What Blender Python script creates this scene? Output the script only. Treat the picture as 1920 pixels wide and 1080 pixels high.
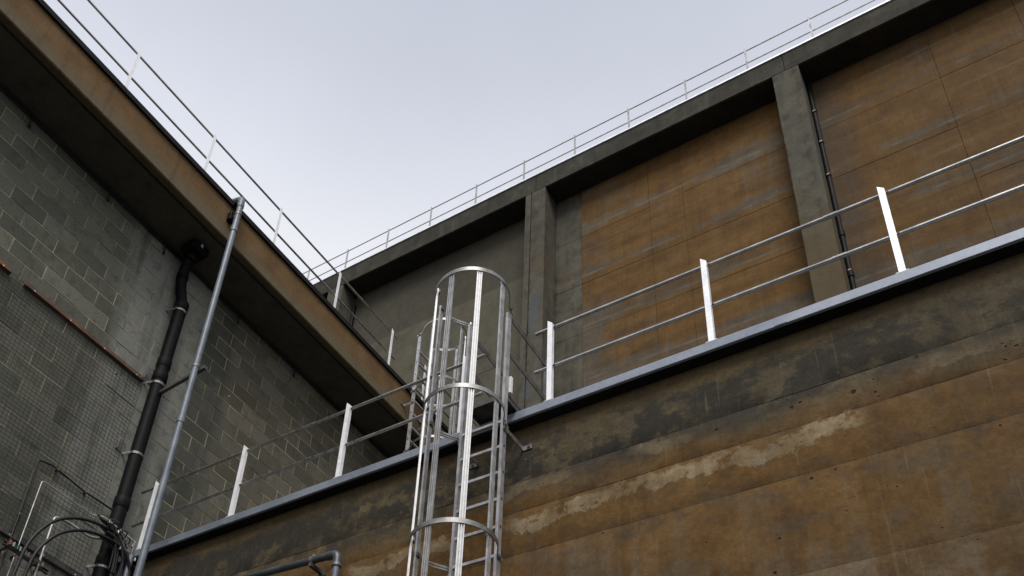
import bpy, math, random
from mathutils import Vector, Matrix, noise as mnoise

random.seed(7)
R = math.radians
for o in list(bpy.data.objects):
    bpy.data.objects.remove(o, do_unlink=True)
SC = bpy.context.scene
COL = SC.collection

# ------------------------------------------------------------------ camera
# world: X right along the concrete walls, Y away along the block wall, Z up; eye at the origin
RT = (0.81838, 0.56742, 0.09107)
DN = (-0.25960, 0.50638, -0.82231)
FW = (-0.51271, 0.64931, 0.56171)
FPX, CX, CY = 1930.264, 757.367, 990.851
cd = bpy.data.cameras.new('camera')
cam = bpy.data.objects.new('camera', cd)
COL.objects.link(cam)
cam.matrix_world = Matrix(((RT[0], -DN[0], -FW[0], 0), (RT[1], -DN[1], -FW[1], 0), (RT[2], -DN[2], -FW[2], 0), (0, 0, 0, 1)))
cd.sensor_width = 36
cd.lens = FPX / 1920 * 36
cd.shift_x = (960 - CX) / 1920
cd.shift_y = (CY - 540) / 1920
cd.clip_start, cd.clip_end = 0.05, 2000
SC.camera = cam

def project(p):
    d = sum(a * b for a, b in zip(FW, p))
    if d < 0.1:
        return None
    return (sum(a * b for a, b in zip(RT, p)) / d * FPX + CX, sum(a * b for a, b in zip(DN, p)) / d * FPX + CY)

# ------------------------------------------------------------------ world, sun, exposure
SUN_EL, SUN_AZ = R(50), R(150)
w = bpy.data.worlds.new('World')
SC.world = w
w.use_nodes = True
nt = w.node_tree
nt.nodes.clear()
wo = nt.nodes.new('ShaderNodeOutputWorld')
bg = nt.nodes.new('ShaderNodeBackground')
sky = nt.nodes.new('ShaderNodeTexSky')
sky.sky_type = 'NISHITA'
sky.sun_disc = False
sky.sun_elevation = SUN_EL
sky.sun_rotation = SUN_AZ
bg.inputs['Strength'].default_value = 0.1
tc = nt.nodes.new('ShaderNodeTexCoord')
sep = nt.nodes.new('ShaderNodeSeparateXYZ')
nt.links.new(tc.outputs['Generated'], sep.inputs[0])
rm = nt.nodes.new('ShaderNodeValToRGB')        # overcast layer: paler low down, greyer overhead
cr = rm.color_ramp
cr.elements[0].position = 0.0
cr.elements[0].color = (0.90, 0.91, 0.95, 1)
cr.elements[1].position = 1.0
cr.elements[1].color = (0.52, 0.57, 0.70, 1)
e = cr.elements.new(0.75); e.color = (0.92, 0.935, 0.98, 1)
e = cr.elements.new(0.80); e.color = (0.79, 0.815, 0.90, 1)
e = cr.elements.new(0.85); e.color = (0.665, 0.69, 0.78, 1)
e = cr.elements.new(0.93); e.color = (0.575, 0.61, 0.71, 1)
nt.links.new(sep.outputs['Z'], rm.inputs[0])
nz = nt.nodes.new('ShaderNodeTexNoise')
nz.inputs['Scale'].default_value = 1.7
nz.inputs['Detail'].default_value = 5
nt.links.new(tc.outputs['Generated'], nz.inputs['Vector'])
mr = nt.nodes.new('ShaderNodeMapRange')
mr.inputs['From Min'].default_value = 0.3
mr.inputs['From Max'].default_value = 0.7
mr.inputs['To Min'].default_value = 4.45
mr.inputs['To Max'].default_value = 5.35
nt.links.new(nz.outputs['Fac'], mr.inputs['Value'])
vm = nt.nodes.new('ShaderNodeVectorMath')
vm.operation = 'SCALE'
nt.links.new(rm.outputs[0], vm.inputs[0])
nt.links.new(mr.outputs[0], vm.inputs['Scale'])
mx = nt.nodes.new('ShaderNodeMix')
mx.data_type = 'RGBA'
mx.inputs[0].default_value = 0.94
nt.links.new(sky.outputs[0], mx.inputs[6])
nt.links.new(vm.outputs[0], mx.inputs[7])
nt.links.new(mx.outputs[2], bg.inputs['Color'])
nt.links.new(bg.outputs[0], wo.inputs[0])

sd = bpy.data.lights.new('sun', 'SUN')
sd.energy = 1.5
sd.angle = R(28)
sd.color = (1.0, 0.96, 0.90)
so = bpy.data.objects.new('sun', sd)
COL.objects.link(so)
sdir = Vector((math.sin(SUN_AZ) * math.cos(SUN_EL), math.cos(SUN_AZ) * math.cos(SUN_EL), math.sin(SUN_EL)))
so.rotation_euler = sdir.to_track_quat('Z', 'Y').to_euler()
so.location = (0, -20, 40)

SC.view_settings.view_transform = 'Standard'
SC.view_settings.look = 'None'
SC.view_settings.exposure = 1.0
SC.view_settings.gamma = 1.0
SC.view_settings.use_curve_mapping = False

# ------------------------------------------------------------------ node helpers
class G:
    """tiny node-graph builder for one procedural material"""
    def __init__(s, name):
        s.m = bpy.data.materials.new(name)
        s.m.use_nodes = True
        s.t = s.m.node_tree
        s.b = s.t.nodes['Principled BSDF']
        geo = s.t.nodes.new('ShaderNodeNewGeometry')
        s.P = geo.outputs['Position']
        sp = s.t.nodes.new('ShaderNodeSeparateXYZ')
        s.t.links.new(s.P, sp.inputs[0])
        s.x, s.y, s.z = sp.outputs
    def link(s, a, sock):
        if isinstance(a, (int, float)):
            sock.default_value = a
        elif isinstance(a, tuple):
            sock.default_value = a if len(a) != 3 or sock.type == 'VECTOR' else (*a, 1)
        else:
            s.t.links.new(a, sock)
    def math(s, op, a, b=0.0, c=0.0, clamp=False):
        n = s.t.nodes.new('ShaderNodeMath')
        n.operation = op
        n.use_clamp = clamp
        s.link(a, n.inputs[0]); s.link(b, n.inputs[1]); s.link(c, n.inputs[2])
        return n.outputs[0]
    def add(s, a, b): return s.math('ADD', a, b)
    def sub(s, a, b): return s.math('SUBTRACT', a, b)
    def mul(s, a, b): return s.math('MULTIPLY', a, b)
    def vec(s, x, y, z):
        n = s.t.nodes.new('ShaderNodeCombineXYZ')
        s.link(x, n.inputs[0]); s.link(y, n.inputs[1]); s.link(z, n.inputs[2])
        return n.outputs[0]
    def map(s, sx, sy, sz, off=(0, 0, 0)):
        n = s.t.nodes.new('ShaderNodeMapping')
        s.link(s.P, n.inputs[0])
        n.inputs['Location'].default_value = off
        n.inputs['Scale'].default_value = (sx, sy, sz)
        return n.outputs[0]
    def noise(s, scale, detail=4, vec=None, rough=0.55, dist=0.0):
        n = s.t.nodes.new('ShaderNodeTexNoise')
        s.link(vec if vec is not None else s.P, n.inputs['Vector'])
        n.inputs['Scale'].default_value = scale
        n.inputs['Detail'].default_value = detail
        n.inputs['Roughness'].default_value = rough
        n.inputs['Distortion'].default_value = dist
        return n.outputs['Fac']
    def voro(s, scale, vec=None, feature='F1'):
        n = s.t.nodes.new('ShaderNodeTexVoronoi')
        n.feature = feature
        s.link(vec if vec is not None else s.P, n.inputs['Vector'])
        n.inputs['Scale'].default_value = scale
        return n.outputs['Distance'], (n.outputs['Color'] if feature == 'F1' else None)
    def white(s, vec):
        n = s.t.nodes.new('ShaderNodeTexWhiteNoise')
        n.noise_dimensions = '3D'
        s.link(vec, n.inputs['Vector'])
        return n.outputs['Value']
    def step(s, v, lo, hi, a=0.0, b=1.0):
        n = s.t.nodes.new('ShaderNodeMapRange')
        n.interpolation_type = 'SMOOTHSTEP'
        s.link(v, n.inputs['Value'])
        s.link(lo, n.inputs['From Min']); s.link(hi, n.inputs['From Max'])
        n.inputs['To Min'].default_value = a
        n.inputs['To Max'].default_value = b
        return n.outputs[0]
    def band(s, v, a, b, c, d):
        """0 below a, 1 from b to c, 0 above d"""
        return s.mul(s.step(v, a, b), s.step(v, c, d, 1.0, 0.0))
    def mix(s, f, a, b, mode='MIX'):
        n = s.t.nodes.new('ShaderNodeMix')
        n.data_type = 'RGBA'
        n.blend_type = mode
        s.link(f, n.inputs[0]); s.link(a, n.inputs[6]); s.link(b, n.inputs[7])
        return n.outputs[2]
    def ramp(s, f, stops):
        n = s.t.nodes.new('ShaderNodeValToRGB')
        r = n.color_ramp
        while len(r.elements) < len(stops):
            r.elements.new(0.5)
        for el, (p, c) in zip(r.elements, stops):
            el.position = p
            el.color = (*c, 1)
        s.link(f, n.inputs[0])
        return n.outputs[0]
    def rnd(s):
        return s.t.nodes.new('ShaderNodeObjectInfo').outputs['Random']
    def bump(s, h, strength=0.3, dist=0.01):
        n = s.t.nodes.new('ShaderNodeBump')
        n.inputs['Strength'].default_value = strength
        n.inputs['Distance'].default_value = dist
        s.link(h, n.inputs['Height'])
        s.t.links.new(n.outputs[0], s.b.inputs['Normal'])
    def out(s, color, rough=0.85, metal=0.0, spec=0.3, k=None):
        if k:
            color = s.mix(1.0, color, tuple(k), 'MULTIPLY')
        s.link(color, s.b.inputs['Base Color'])
        s.link(rough, s.b.inputs['Roughness'])
        s.link(metal, s.b.inputs['Metallic'])
        s.b.inputs['Specular IOR Level'].default_value = spec
        return s.m

def mat_lower_wall():
    g = G('stained_cast_concrete')
    n1 = g.noise(0.9, 6, rough=0.6)
    n2 = g.noise(3.2, 6, rough=0.65)
    n3 = g.noise(22, 4, rough=0.7)
    streak = g.noise(1.0, 5, g.map(9, 1, 0.55), rough=0.6)
    fine = g.noise(1.0, 4, g.map(45, 1, 1.6), rough=0.6)
    warp = g.sub(g.noise(2.1, 5), 0.5)
    zz = g.add(g.z, g.mul(warp, 0.28))
    rust = g.ramp(n2, [(0.28, (0.100, 0.054, 0.019)), (0.50, (0.160, 0.090, 0.030)), (0.74, (0.205, 0.126, 0.050))])
    grey = g.ramp(n2, [(0.28, (0.072, 0.060, 0.037)), (0.55, (0.128, 0.106, 0.064)), (0.78, (0.180, 0.148, 0.090))])
    # rust brown below, grey-olive weathered band under the coping, wandering between the two
    f = g.step(g.add(zz, g.mul(g.sub(n1, 0.5), 0.55)), 4.78, 5.22)
    col = g.mix(f, rust, grey)
    # greyish cement-coloured run-off lower down
    f2 = g.mul(g.step(g.add(g.mul(streak, 0.5), g.mul(n1, 0.5)), 0.48, 0.64), g.step(zz, 4.62, 4.15))
    col = g.mix(g.mul(f2, 0.75), col, (0.165, 0.138, 0.105))
    f2b = g.mul(g.step(zz, 3.95, 3.35), g.step(n2, 0.40, 0.58))
    col = g.mix(g.mul(f2b, 0.8), col, (0.175, 0.155, 0.125))
    mot = g.noise(1.9, 6, g.map(0.8, 1, 1.3, (11, 0, 3)), rough=0.68)
    col = g.mix(g.mul(g.step(mot, 0.50, 0.62), 0.55), col, (0.105, 0.086, 0.062))
    col = g.mix(g.mul(g.step(mot, 0.42, 0.34), 0.35), col, (0.080, 0.048, 0.022))
    # black mould below the coping
    m1 = g.noise(2.3, 7, g.map(1, 1, 1.5, (3.1, 0, 1.7)), rough=0.68)
    m2 = g.noise(7.5, 5, rough=0.7)
    mz = g.band(zz, 4.93, 5.20, 5.50, 5.70)
    mould = g.mul(g.step(g.add(g.add(g.mul(m1, 0.66), g.mul(m2, 0.22)), g.mul(n3, 0.12)), 0.455, 0.525), mz)
    lb = g.mul(g.step(g.x, -3.6, -4.6), 0.065)
    mould = g.math('MAXIMUM', mould, g.mul(g.step(g.add(g.add(g.add(g.mul(m1, 0.45), g.mul(m2, 0.35)), g.mul(n3, 0.2)), lb), 0.50, 0.56), g.band(zz, 5.08, 5.25, 5.45, 5.62)))
    soft = g.mul(g.step(m1, 0.36, 0.56), g.band(zz, 4.95, 5.15, 5.45, 5.75))
    col = g.mix(g.mul(soft, 0.40), col, (0.060, 0.058, 0.050))
    # yellowish strip right below the metal
    col = g.mix(g.mul(g.step(zz, 5.50, 5.64), 0.6), col, (0.165, 0.118, 0.062))
    col = g.mix(g.mul(mould, 0.85), col, (0.036, 0.036, 0.034))
    mould2 = g.mul(g.step(g.add(g.mul(m2, 0.5), g.mul(m1, 0.5)), 0.50, 0.62), g.band(zz, 4.25, 4.40, 4.44, 4.70))
    col = g.mix(g.mul(mould2, 0.5), col, (0.055, 0.052, 0.047))
    # lime bloom leaking out of the second pour joint
    lz = g.add(g.z, g.add(g.mul(g.sub(g.noise(1.7, 3, rough=0.6), 0.5), 0.34), g.mul(g.sub(g.noise(7.0, 6, rough=0.75, dist=0.6), 0.5), 0.30)))
    lx = g.step(g.noise(1.0, 3, g.map(0.9, 1, 0.2, (5.2, 0, 0))), 0.36, 0.50)
    lime = g.mul(g.mul(g.band(lz, 4.665, 4.69, 4.79, 4.83), lx), g.step(g.x, -0.72, -0.95))
    lime = g.mul(lime, g.step(g.noise(6, 6, rough=0.75), 0.40, 0.47))
    col = g.mix(g.mul(lime, 0.66), col, g.mix(g.step(n2, 0.4, 0.6), (0.26, 0.205, 0.125), (0.37, 0.32, 0.235)))
    lz2 = g.add(g.z, g.mul(g.sub(g.noise(2.2, 6, g.map(1, 1, 1, (9, 2, 4)), rough=0.7), 0.5), 0.5))
    lime2 = g.mul(g.band(lz2, 5.02, 5.05, 5.12, 5.18), g.step(g.noise(1.3, 2, g.map(1, 1, 1, (4, 4, 0))), 0.50, 0.60))
    col = g.mix(g.mul(lime2, 0.55), col, (0.26, 0.21, 0.14))
    col = g.mix(g.mul(g.step(g.add(g.x, g.mul(g.sub(n1, 0.5), 1.6)), -1.3, 0.2), 0.30), col, (0.070, 0.058, 0.042))  # painted shade: wall colour darkens towards the right, with a noisy edge
    # thin pale drips and dark run marks
    col = g.mix(g.mul(g.step(fine, 0.60, 0.72), 0.22), col, (0.30, 0.25, 0.18))
    col = g.mix(g.mul(g.step(streak, 0.50, 0.30), 0.30), col, (0.060, 0.046, 0.030))
    # damp dark line at the pour joints
    for zj, st in ((5.157, 0.55), (4.856, 0.5), (4.441, 0.4), (3.677, 0.2)):
        d = g.math('ABSOLUTE', g.sub(g.add(g.z, g.mul(g.sub(n3, 0.5), 0.03)), zj))
        k = g.mul(g.step(d, 0.011, 0.002), g.step(g.noise(4.5, 5, g.map(1, 1, 0.2, (3, 0, 9)), rough=0.7), 0.44, 0.58))
        col = g.mix(g.mul(k, st), col, (0.035, 0.028, 0.020))
    # blow holes and pock marks
    vd, vc = g.voro(7.0)
    pk = g.mul(g.step(g.add(vd, g.mul(g.sub(n3, 0.5), 0.10)), 0.13, 0.07), g.step(g.white(vc), 0.945, 0.955))
    vd2, vc2 = g.voro(19.0)
    pk2 = g.mul(g.mul(g.step(g.add(vd2, g.mul(g.sub(n3, 0.5), 0.2)), 0.20, 0.08), g.step(g.white(vc2), 0.84, 0.97)), g.step(g.noise(1.6, 3), 0.45, 0.60))
    pk = g.math('MAXIMUM', pk, pk2)
    col = g.mix(g.mul(pk, 0.85), col, (0.030, 0.020, 0.014))
    for hx, hz, hr in ((-0.853, 5.004, .028), (-1.205, 5.058, .022), (0.074, 4.984, .014), (0.130, 4.966, .020), (0.051, 4.879, .018), (-0.72, 4.947, .015), (-1.21, 4.388, .020), (-2.733, 4.418, .018), (-0.08, 4.391, .016), (-0.715, 5.06, .014), (-0.705, 4.90, .012)):
        dd = g.math('SQRT', g.add(g.math('POWER', g.sub(g.x, hx), 2.0), g.math('POWER', g.mul(g.sub(g.z, hz), 1.25), 2.0)))
        dd = g.add(dd, g.mul(g.sub(n3, 0.5), hr * 1.6))
        col = g.mix(g.mul(g.step(dd, hr * 1.9, hr * 0.9), 0.35), col, (0.22, 0.12, 0.065))
        hk = g.step(dd, hr * 0.85, hr * 0.45)
        pk = g.math('MAXIMUM', pk, hk)
        col = g.mix(g.mul(hk, 0.9), col, (0.022, 0.014, 0.010))
    vd3, vc3 = g.voro(15.0, g.map(1, 1, 1, (1.3, 2.2, 0.4)))
    ch = g.mul(g.mul(g.step(vd3, 0.13, 0.05), g.step(g.white(vc3), 0.92, 0.96)), g.step(g.noise(1.9, 3, g.map(1, 1, 1, (8, 1, 2))), 0.42, 0.60))
    col = g.mix(g.mul(ch, 0.7), col, (0.42, 0.36, 0.28))
    col = g.mix(0.55, col, g.ramp(n3, [(0.25, (0.52, 0.52, 0.52)), (0.75, (1.48, 1.48, 1.48))]), 'MULTIPLY')
    grit = g.noise(46, 5, rough=0.75)
    rough_zone = g.step(zz, 4.75, 5.25, 0.35, 1.0)
    col = g.mix(g.mul(g.step(grit, 0.44, 0.33), g.mul(rough_zone, 0.75)), col, (0.030, 0.027, 0.022))
    col = g.mix(g.mul(g.step(grit, 0.60, 0.72), g.mul(rough_zone, 0.45)), col, (0.30, 0.26, 0.19))
    h = g.sub(g.add(g.add(g.mul(n3, 0.5), g.mul(n2, 0.7)), g.mul(g.mul(grit, rough_zone), 0.5)), g.mul(pk, 1.2))
    g.bump(h, 0.55, 0.012)
    return g.out(col, 0.9, 0, 0.2, (0.66, 0.625, 0.565))

def mat_panel():
    g = G('rust_stained_concrete_panel')
    rn = g.rnd()
    n1 = g.noise(0.55, 5, rough=0.6)
    n2 = g.noise(2.4, 6, rough=0.65)
    n3 = g.noise(16, 4, rough=0.7)
    st = g.noise(1.0, 5, g.map(5.5, 1, 0.4), rough=0.6)
    brown = g.ramp(n2, [(0.28, (0.122, 0.066, 0.022)), (0.52, (0.182, 0.102, 0.032)), (0.75, (0.225, 0.138, 0.054))])
    grey = g.ramp(n2, [(0.28, (0.100, 0.086, 0.066)), (0.72, (0.185, 0.158, 0.122))])
    zr = g.math('MODULO', g.sub(19.262 + 16.0, g.z), 1.57)            # 0 at a bed joint, growing downwards
    edge = g.add(g.step(zr, 0.34, 0.02), g.step(zr, 1.30, 1.56))
    f = g.add(g.add(g.mul(edge, 0.36), g.mul(g.sub(n1, 0.5), 1.7)), g.mul(g.sub(st, 0.5), 0.7))
    f = g.add(f, g.mul(g.sub(rn, 0.5), 0.22))
    f = g.add(f, g.step(g.z, 16.4, 14.3, 0.0, 0.22))
    f = g.add(f, g.mul(g.step(g.x, -6.2, -7.0), g.step(g.z, 18.0, 16.0, 0.15, 0.5)))
    f = g.step(f, 0.05, 0.62)
    col = g.mix(f, brown, grey)
    col = g.mix(g.mul(g.step(g.add(g.x, g.mul(g.sub(n1, 0.5), 2.4)), -2.3, 0.8), 0.28), col, (0.078, 0.058, 0.040))  # shade put into the colour: panels grow darker to the right
    col = g.mix(g.mul(g.band(g.x, -1.79, -1.78, -1.5, -0.9), 0.5), col, (0.085, 0.078, 0.072))
    # pale leached lines and faint day joints half way up each lift
    d = g.math('ABSOLUTE', g.sub(g.add(zr, g.mul(g.sub(n3, 0.5), 0.03)), 0.80))
    col = g.mix(g.mul(g.mul(g.step(d, 0.022, 0.006), g.step(n1, 0.42, 0.58)), 0.5), col, (0.24, 0.19, 0.13))
    dj = g.math('ABSOLUTE', g.sub(zr, 0.06))
    col = g.mix(g.mul(g.mul(g.step(dj, 0.05, 0.01), g.step(g.noise(1.4, 4), 0.45, 0.62)), 0.55), col, (0.25, 0.21, 0.155))
    col = g.mix(g.mul(g.step(st, 0.60, 0.74), 0.18), col, (0.225, 0.180, 0.125))
    col = g.mix(g.mul(g.step(st, 0.42, 0.26), 0.2), col, (0.075, 0.050, 0.026))
    col = g.mix(0.5, col, g.ramp(n3, [(0.25, (0.66, 0.66, 0.66)), (0.75, (1.34, 1.34, 1.34))]), 'MULTIPLY')
    fs = g.noise(1.0, 4, g.map(26, 1, 0.7), rough=0.6)
    hb = g.noise(1.0, 3, g.map(0.35, 1, 5.0), rough=0.55)
    col = g.mix(0.6, col, g.ramp(hb, [(0.3, (0.74, 0.74, 0.76)), (0.7, (1.22, 1.22, 1.2))]), 'MULTIPLY')
    col = g.mix(0.35, col, g.ramp(fs, [(0.3, (0.78, 0.78, 0.78)), (0.7, (1.2, 1.2, 1.2))]), 'MULTIPLY')
    g.bump(g.add(g.mul(n3, 0.4), n2), 0.35, 0.012)
    return g.out(col, 0.9, 0, 0.2, (0.58, 0.55, 0.51))

def mat_grey_concrete(name, dark, mid, light, soot=0.5, rust=0.15, zref=None, foot=None):
    g = G(name)
    n1 = g.noise(0.8, 5, rough=0.6)
    n2 = g.noise(3.5, 6, rough=0.65)
    n3 = g.noise(20, 4, rough=0.7)
    st = g.noise(1.0, 5, g.map(6, 6, 0.5), rough=0.62)
    col = g.ramp(g.add(g.mul(n2, 0.6), g.mul(n1, 0.4)), [(0.30, dark), (0.52, mid), (0.72, light)])
    col = g.mix(g.mul(g.step(st, 0.56, 0.72), 0.45), col, light)
    col = g.mix(g.mul(g.step(g.add(g.mul(st, 0.6), g.mul(n2, 0.4)), 0.50, 0.36), soot), col, (0.030, 0.031, 0.031))
    col = g.mix(g.mul(g.step(g.noise(1.1, 4, g.map(1, 1, 0.6, (7, 3, 1))), 0.52, 0.68), rust), col, (0.150, 0.085, 0.038))
    if foot:
        pw = g.sub(n2, 0.5)
        q = g.mul(g.band(g.add(g.x, g.mul(pw, 0.25)), -8.10, -8.06, -7.90, -7.84), g.band(g.add(g.z, g.mul(pw, 1.2)), 16.0, 16.2, 17.0, 17.5))
        q2 = g.mul(g.band(g.add(g.x, g.mul(pw, 0.3)), -8.20, -8.16, -8.02, -7.96), g.band(g.add(g.z, g.mul(pw, 1.0)), 14.2, 14.4, 14.8, 15.0))
        col = g.mix(g.mul(g.math('MAXIMUM', q, q2), 0.65), col, (0.105, 0.120, 0.150))
        col = g.mix(g.mul(g.step(g.add(g.z, g.mul(g.sub(n2, 0.5), 1.5)), foot + 1.4, foot - 0.6), g.mul(g.step(g.x, -4.0, -2.2), 0.7)), col, (0.120, 0.082, 0.044))
    if zref:
        b = g.step(g.add(g.z, g.mul(g.sub(n2, 0.5), 0.10)), zref - 0.03, zref + 0.03)
        col = g.mix(g.mul(b, 0.5), col, (0.045, 0.043, 0.036))
    vd, vc = g.voro(11.0)
    pk = g.mul(g.step(vd, 0.15, 0.07), g.step(g.white(vc), 0.88, 0.92))
    col = g.mix(g.mul(pk, 0.7), col, (0.03, 0.025, 0.02))
    col = g.mix(0.5, col, g.ramp(n3, [(0.25, (0.70, 0.70, 0.70)), (0.75, (1.28, 1.28, 1.28))]), 'MULTIPLY')
    g.bump(g.sub(g.add(g.mul(n3, 0.4), n2), pk), 0.4, 0.01)
    return g.out(col, 0.9, 0, 0.2, (0.66, 0.655, 0.58))

def mat_fascia():
    g = G('rust_brown_fascia_concrete')
    n2 = g.noise(2.8, 6, rough=0.65)
    n3 = g.noise(24, 4, rough=0.7)
    st = g.noise(1.0, 5, g.map(6, 8, 0.7), rough=0.6)
    col = g.ramp(n2, [(0.28, (0.112, 0.068, 0.034)), (0.52, (0.158, 0.098, 0.050)), (0.76, (0.190, 0.130, 0.076))])
    zz = g.add(g.z, g.mul(g.sub(g.noise(1.6, 6, rough=0.65), 0.5), 0.32))
    col = g.mix(g.mul(g.step(zz, 10.66, 10.46), 0.85), col, (0.135, 0.118, 0.086))
    col = g.mix(g.mul(g.step(st, 0.48, 0.30), 0.4), col, (0.075, 0.055, 0.034))
    col = g.mix(g.mul(g.step(g.add(g.z, g.mul(g.sub(n2, 0.5), 0.2)), 10.90, 10.98), 0.5), col, (0.10, 0.085, 0.062))
    col = g.mix(0.5, col, g.ramp(n3, [(0.25, (0.72, 0.72, 0.72)), (0.75, (1.25, 1.25, 1.25))]), 'MULTIPLY')
    g.bump(g.add(g.mul(n3, 0.4), n2), 0.4, 0.01)
    return g.out(col, 0.9, 0, 0.2, (0.86, 0.83, 0.72))

BL, BH, ZT, Y0 = 0.459, 0.220, 10.38, 3.311     # block module; Y0 = a head joint in odd courses

def mat_block():
    g = G('weathered_concrete_block')
    row = g.math('FLOOR', g.mul(g.sub(ZT, g.z), 1 / BH))
    odd = g.math('MODULO', row, 2.0)
    colid = g.math('FLOOR', g.add(g.mul(g.sub(g.y, Y0 - 40 * BL), 1 / BL), g.mul(odd, 0.5)))
    wv = g.white(g.vec(row, colid, 1.0))
    wv2 = g.white(g.vec(row, colid, 5.0))
    n1 = g.noise(0.75, 4, rough=0.55)
    n2 = g.noise(3.0, 5, rough=0.6)
    n3 = g.noise(48, 4, rough=0.75)
    st = g.noise(1.0, 5, g.map(1, 4.5, 0.45), rough=0.6)
    base = g.mix(wv, (0.088, 0.090, 0.076), (0.165, 0.163, 0.140))
    brownish = g.mix(wv, (0.088, 0.076, 0.056), (0.150, 0.132, 0.102))
    fb = g.math('MULTIPLY', g.step(g.add(g.y, g.mul(g.sub(n1, 0.5), 2.0)), 6.0, 7.0), g.add(0.45, g.mul(wv2, 0.5)), clamp=True)
    col = g.mix(fb, base, brownish)
    # washed lighter run below the drainpipe outlet
    pale = g.mul(g.step(g.add(g.y, g.mul(g.sub(st, 0.5), 1.1)), 4.55, 5.05), g.step(g.add(g.y, g.mul(g.sub(n2, 0.5), 0.7)), 6.15, 5.85))
    col = g.mix(g.mul(pale, 0.70), col, g.mix(n2, (0.205, 0.207, 0.194), (0.345, 0.345, 0.325)))
    dk = g.mul(g.step(g.add(g.y, g.mul(g.sub(n2, 0.5), 0.5)), 5.95, 6.15), g.step(g.add(g.y, g.mul(g.sub(st, 0.5), 0.9)), 6.9, 6.2))
    col = g.mix(g.mul(dk, 0.62), col, (0.042, 0.042, 0.038))
    col = g.mix(g.mul(g.step(st, 0.46, 0.28), 0.45), col, (0.055, 0.055, 0.047))
    col = g.mix(g.mul(g.step(n2, 0.56, 0.74), 0.35), col, (0.21, 0.205, 0.18))
    col = g.mix(0.6, col, g.ramp(n3, [(0.25, (0.50, 0.50, 0.50)), (0.75, (1.5, 1.5, 1.5))]), 'MULTIPLY')
    blot = g.noise(6.0, 5, g.map(1, 1, 1, (2, 5, 9)), rough=0.7)
    col = g.mix(g.mul(g.step(blot, 0.48, 0.36), 0.35), col, (0.045, 0.045, 0.038))
    g.bump(g.add(g.mul(n3, 0.8), n2), 0.5, 0.008)
    return g.out(col, 0.92, 0, 0.15, (0.98, 0.985, 0.95))

def mat_mortar():
    g = G('pale_mortar')
    n = g.noise(2.2, 5, rough=0.7)
    n3 = g.noise(30, 3)
    col = g.ramp(n, [(0.36, (0.085, 0.082, 0.066)), (0.46, (0.26, 0.238, 0.170)), (0.66, (0.44, 0.395, 0.270))])
    g.bump(n3, 0.5, 0.005)
    return g.out(col, 0.95, 0, 0.1, (1.02, 1.0, 0.92))

def mat_metal(name, c0, c1, rough=0.4, metal=0.85, rust=0.0, sc=9):
    g = G(name)
    n = g.noise(sc, 5, rough=0.6)
    n2 = g.noise(60, 3)
    vd, vc = g.voro(42)
    col = g.mix(g.step(n, 0.32, 0.68), c0, c1)
    col = g.mix(0.25, col, g.mix(g.white(vc), (0.75, 0.75, 0.77), (1.2, 1.2, 1.22)), 'MULTIPLY')
    if rust:
        k = g.mul(g.step(g.noise(5.0, 5, rough=0.7), 0.62, 0.72), rust)
        col = g.mix(k, col, (0.17, 0.07, 0.025))
        met = g.sub(metal, g.mul(k, metal))
    else:
        met = metal
    g.bump(n2, 0.08, 0.002)
    return g.out(col, g.step(n, 0.2, 0.8, rough - 0.1, rough + 0.12), met, 0.5)

def mat_plain(name, c0, c1, rough=0.6, sc=8, spec=0.4):
    g = G(name)
    n = g.noise(sc, 5, rough=0.65)
    n2 = g.noise(70, 3)
    col = g.mix(g.step(n, 0.3, 0.7), c0, c1)
    g.bump(n2, 0.15, 0.002)
    return g.out(col, rough, 0, spec)

def mat_rusty():
    g = G('rusty_angle_steel')
    n = g.noise(4.5, 6, rough=0.7)
    n3 = g.noise(40, 4)
    col = g.ramp(n, [(0.30, (0.085, 0.054, 0.042)), (0.50, (0.150, 0.090, 0.064)), (0.66, (0.230, 0.118, 0.060)), (0.8, (0.20, 0.155, 0.125))])
    f = g.step(g.y, 3.55, 2.9)
    col = g.mix(g.mul(f, 0.7), col, (0.36, 0.14, 0.035))
    g.bump(n3, 0.5, 0.004)
    return g.out(col, 0.85, 0, 0.3, (0.9, 0.9, 0.9))

def mat_ground():
    g = G('yard_asphalt')
    n = g.noise(1.2, 6, rough=0.7)
    n3 = g.noise(60, 3)
    col = g.ramp(n, [(0.3, (0.040, 0.040, 0.040)), (0.7, (0.065, 0.063, 0.060))])
    g.bump(n3, 0.6, 0.01)
    return g.out(col, 0.9, 0, 0.3)

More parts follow.
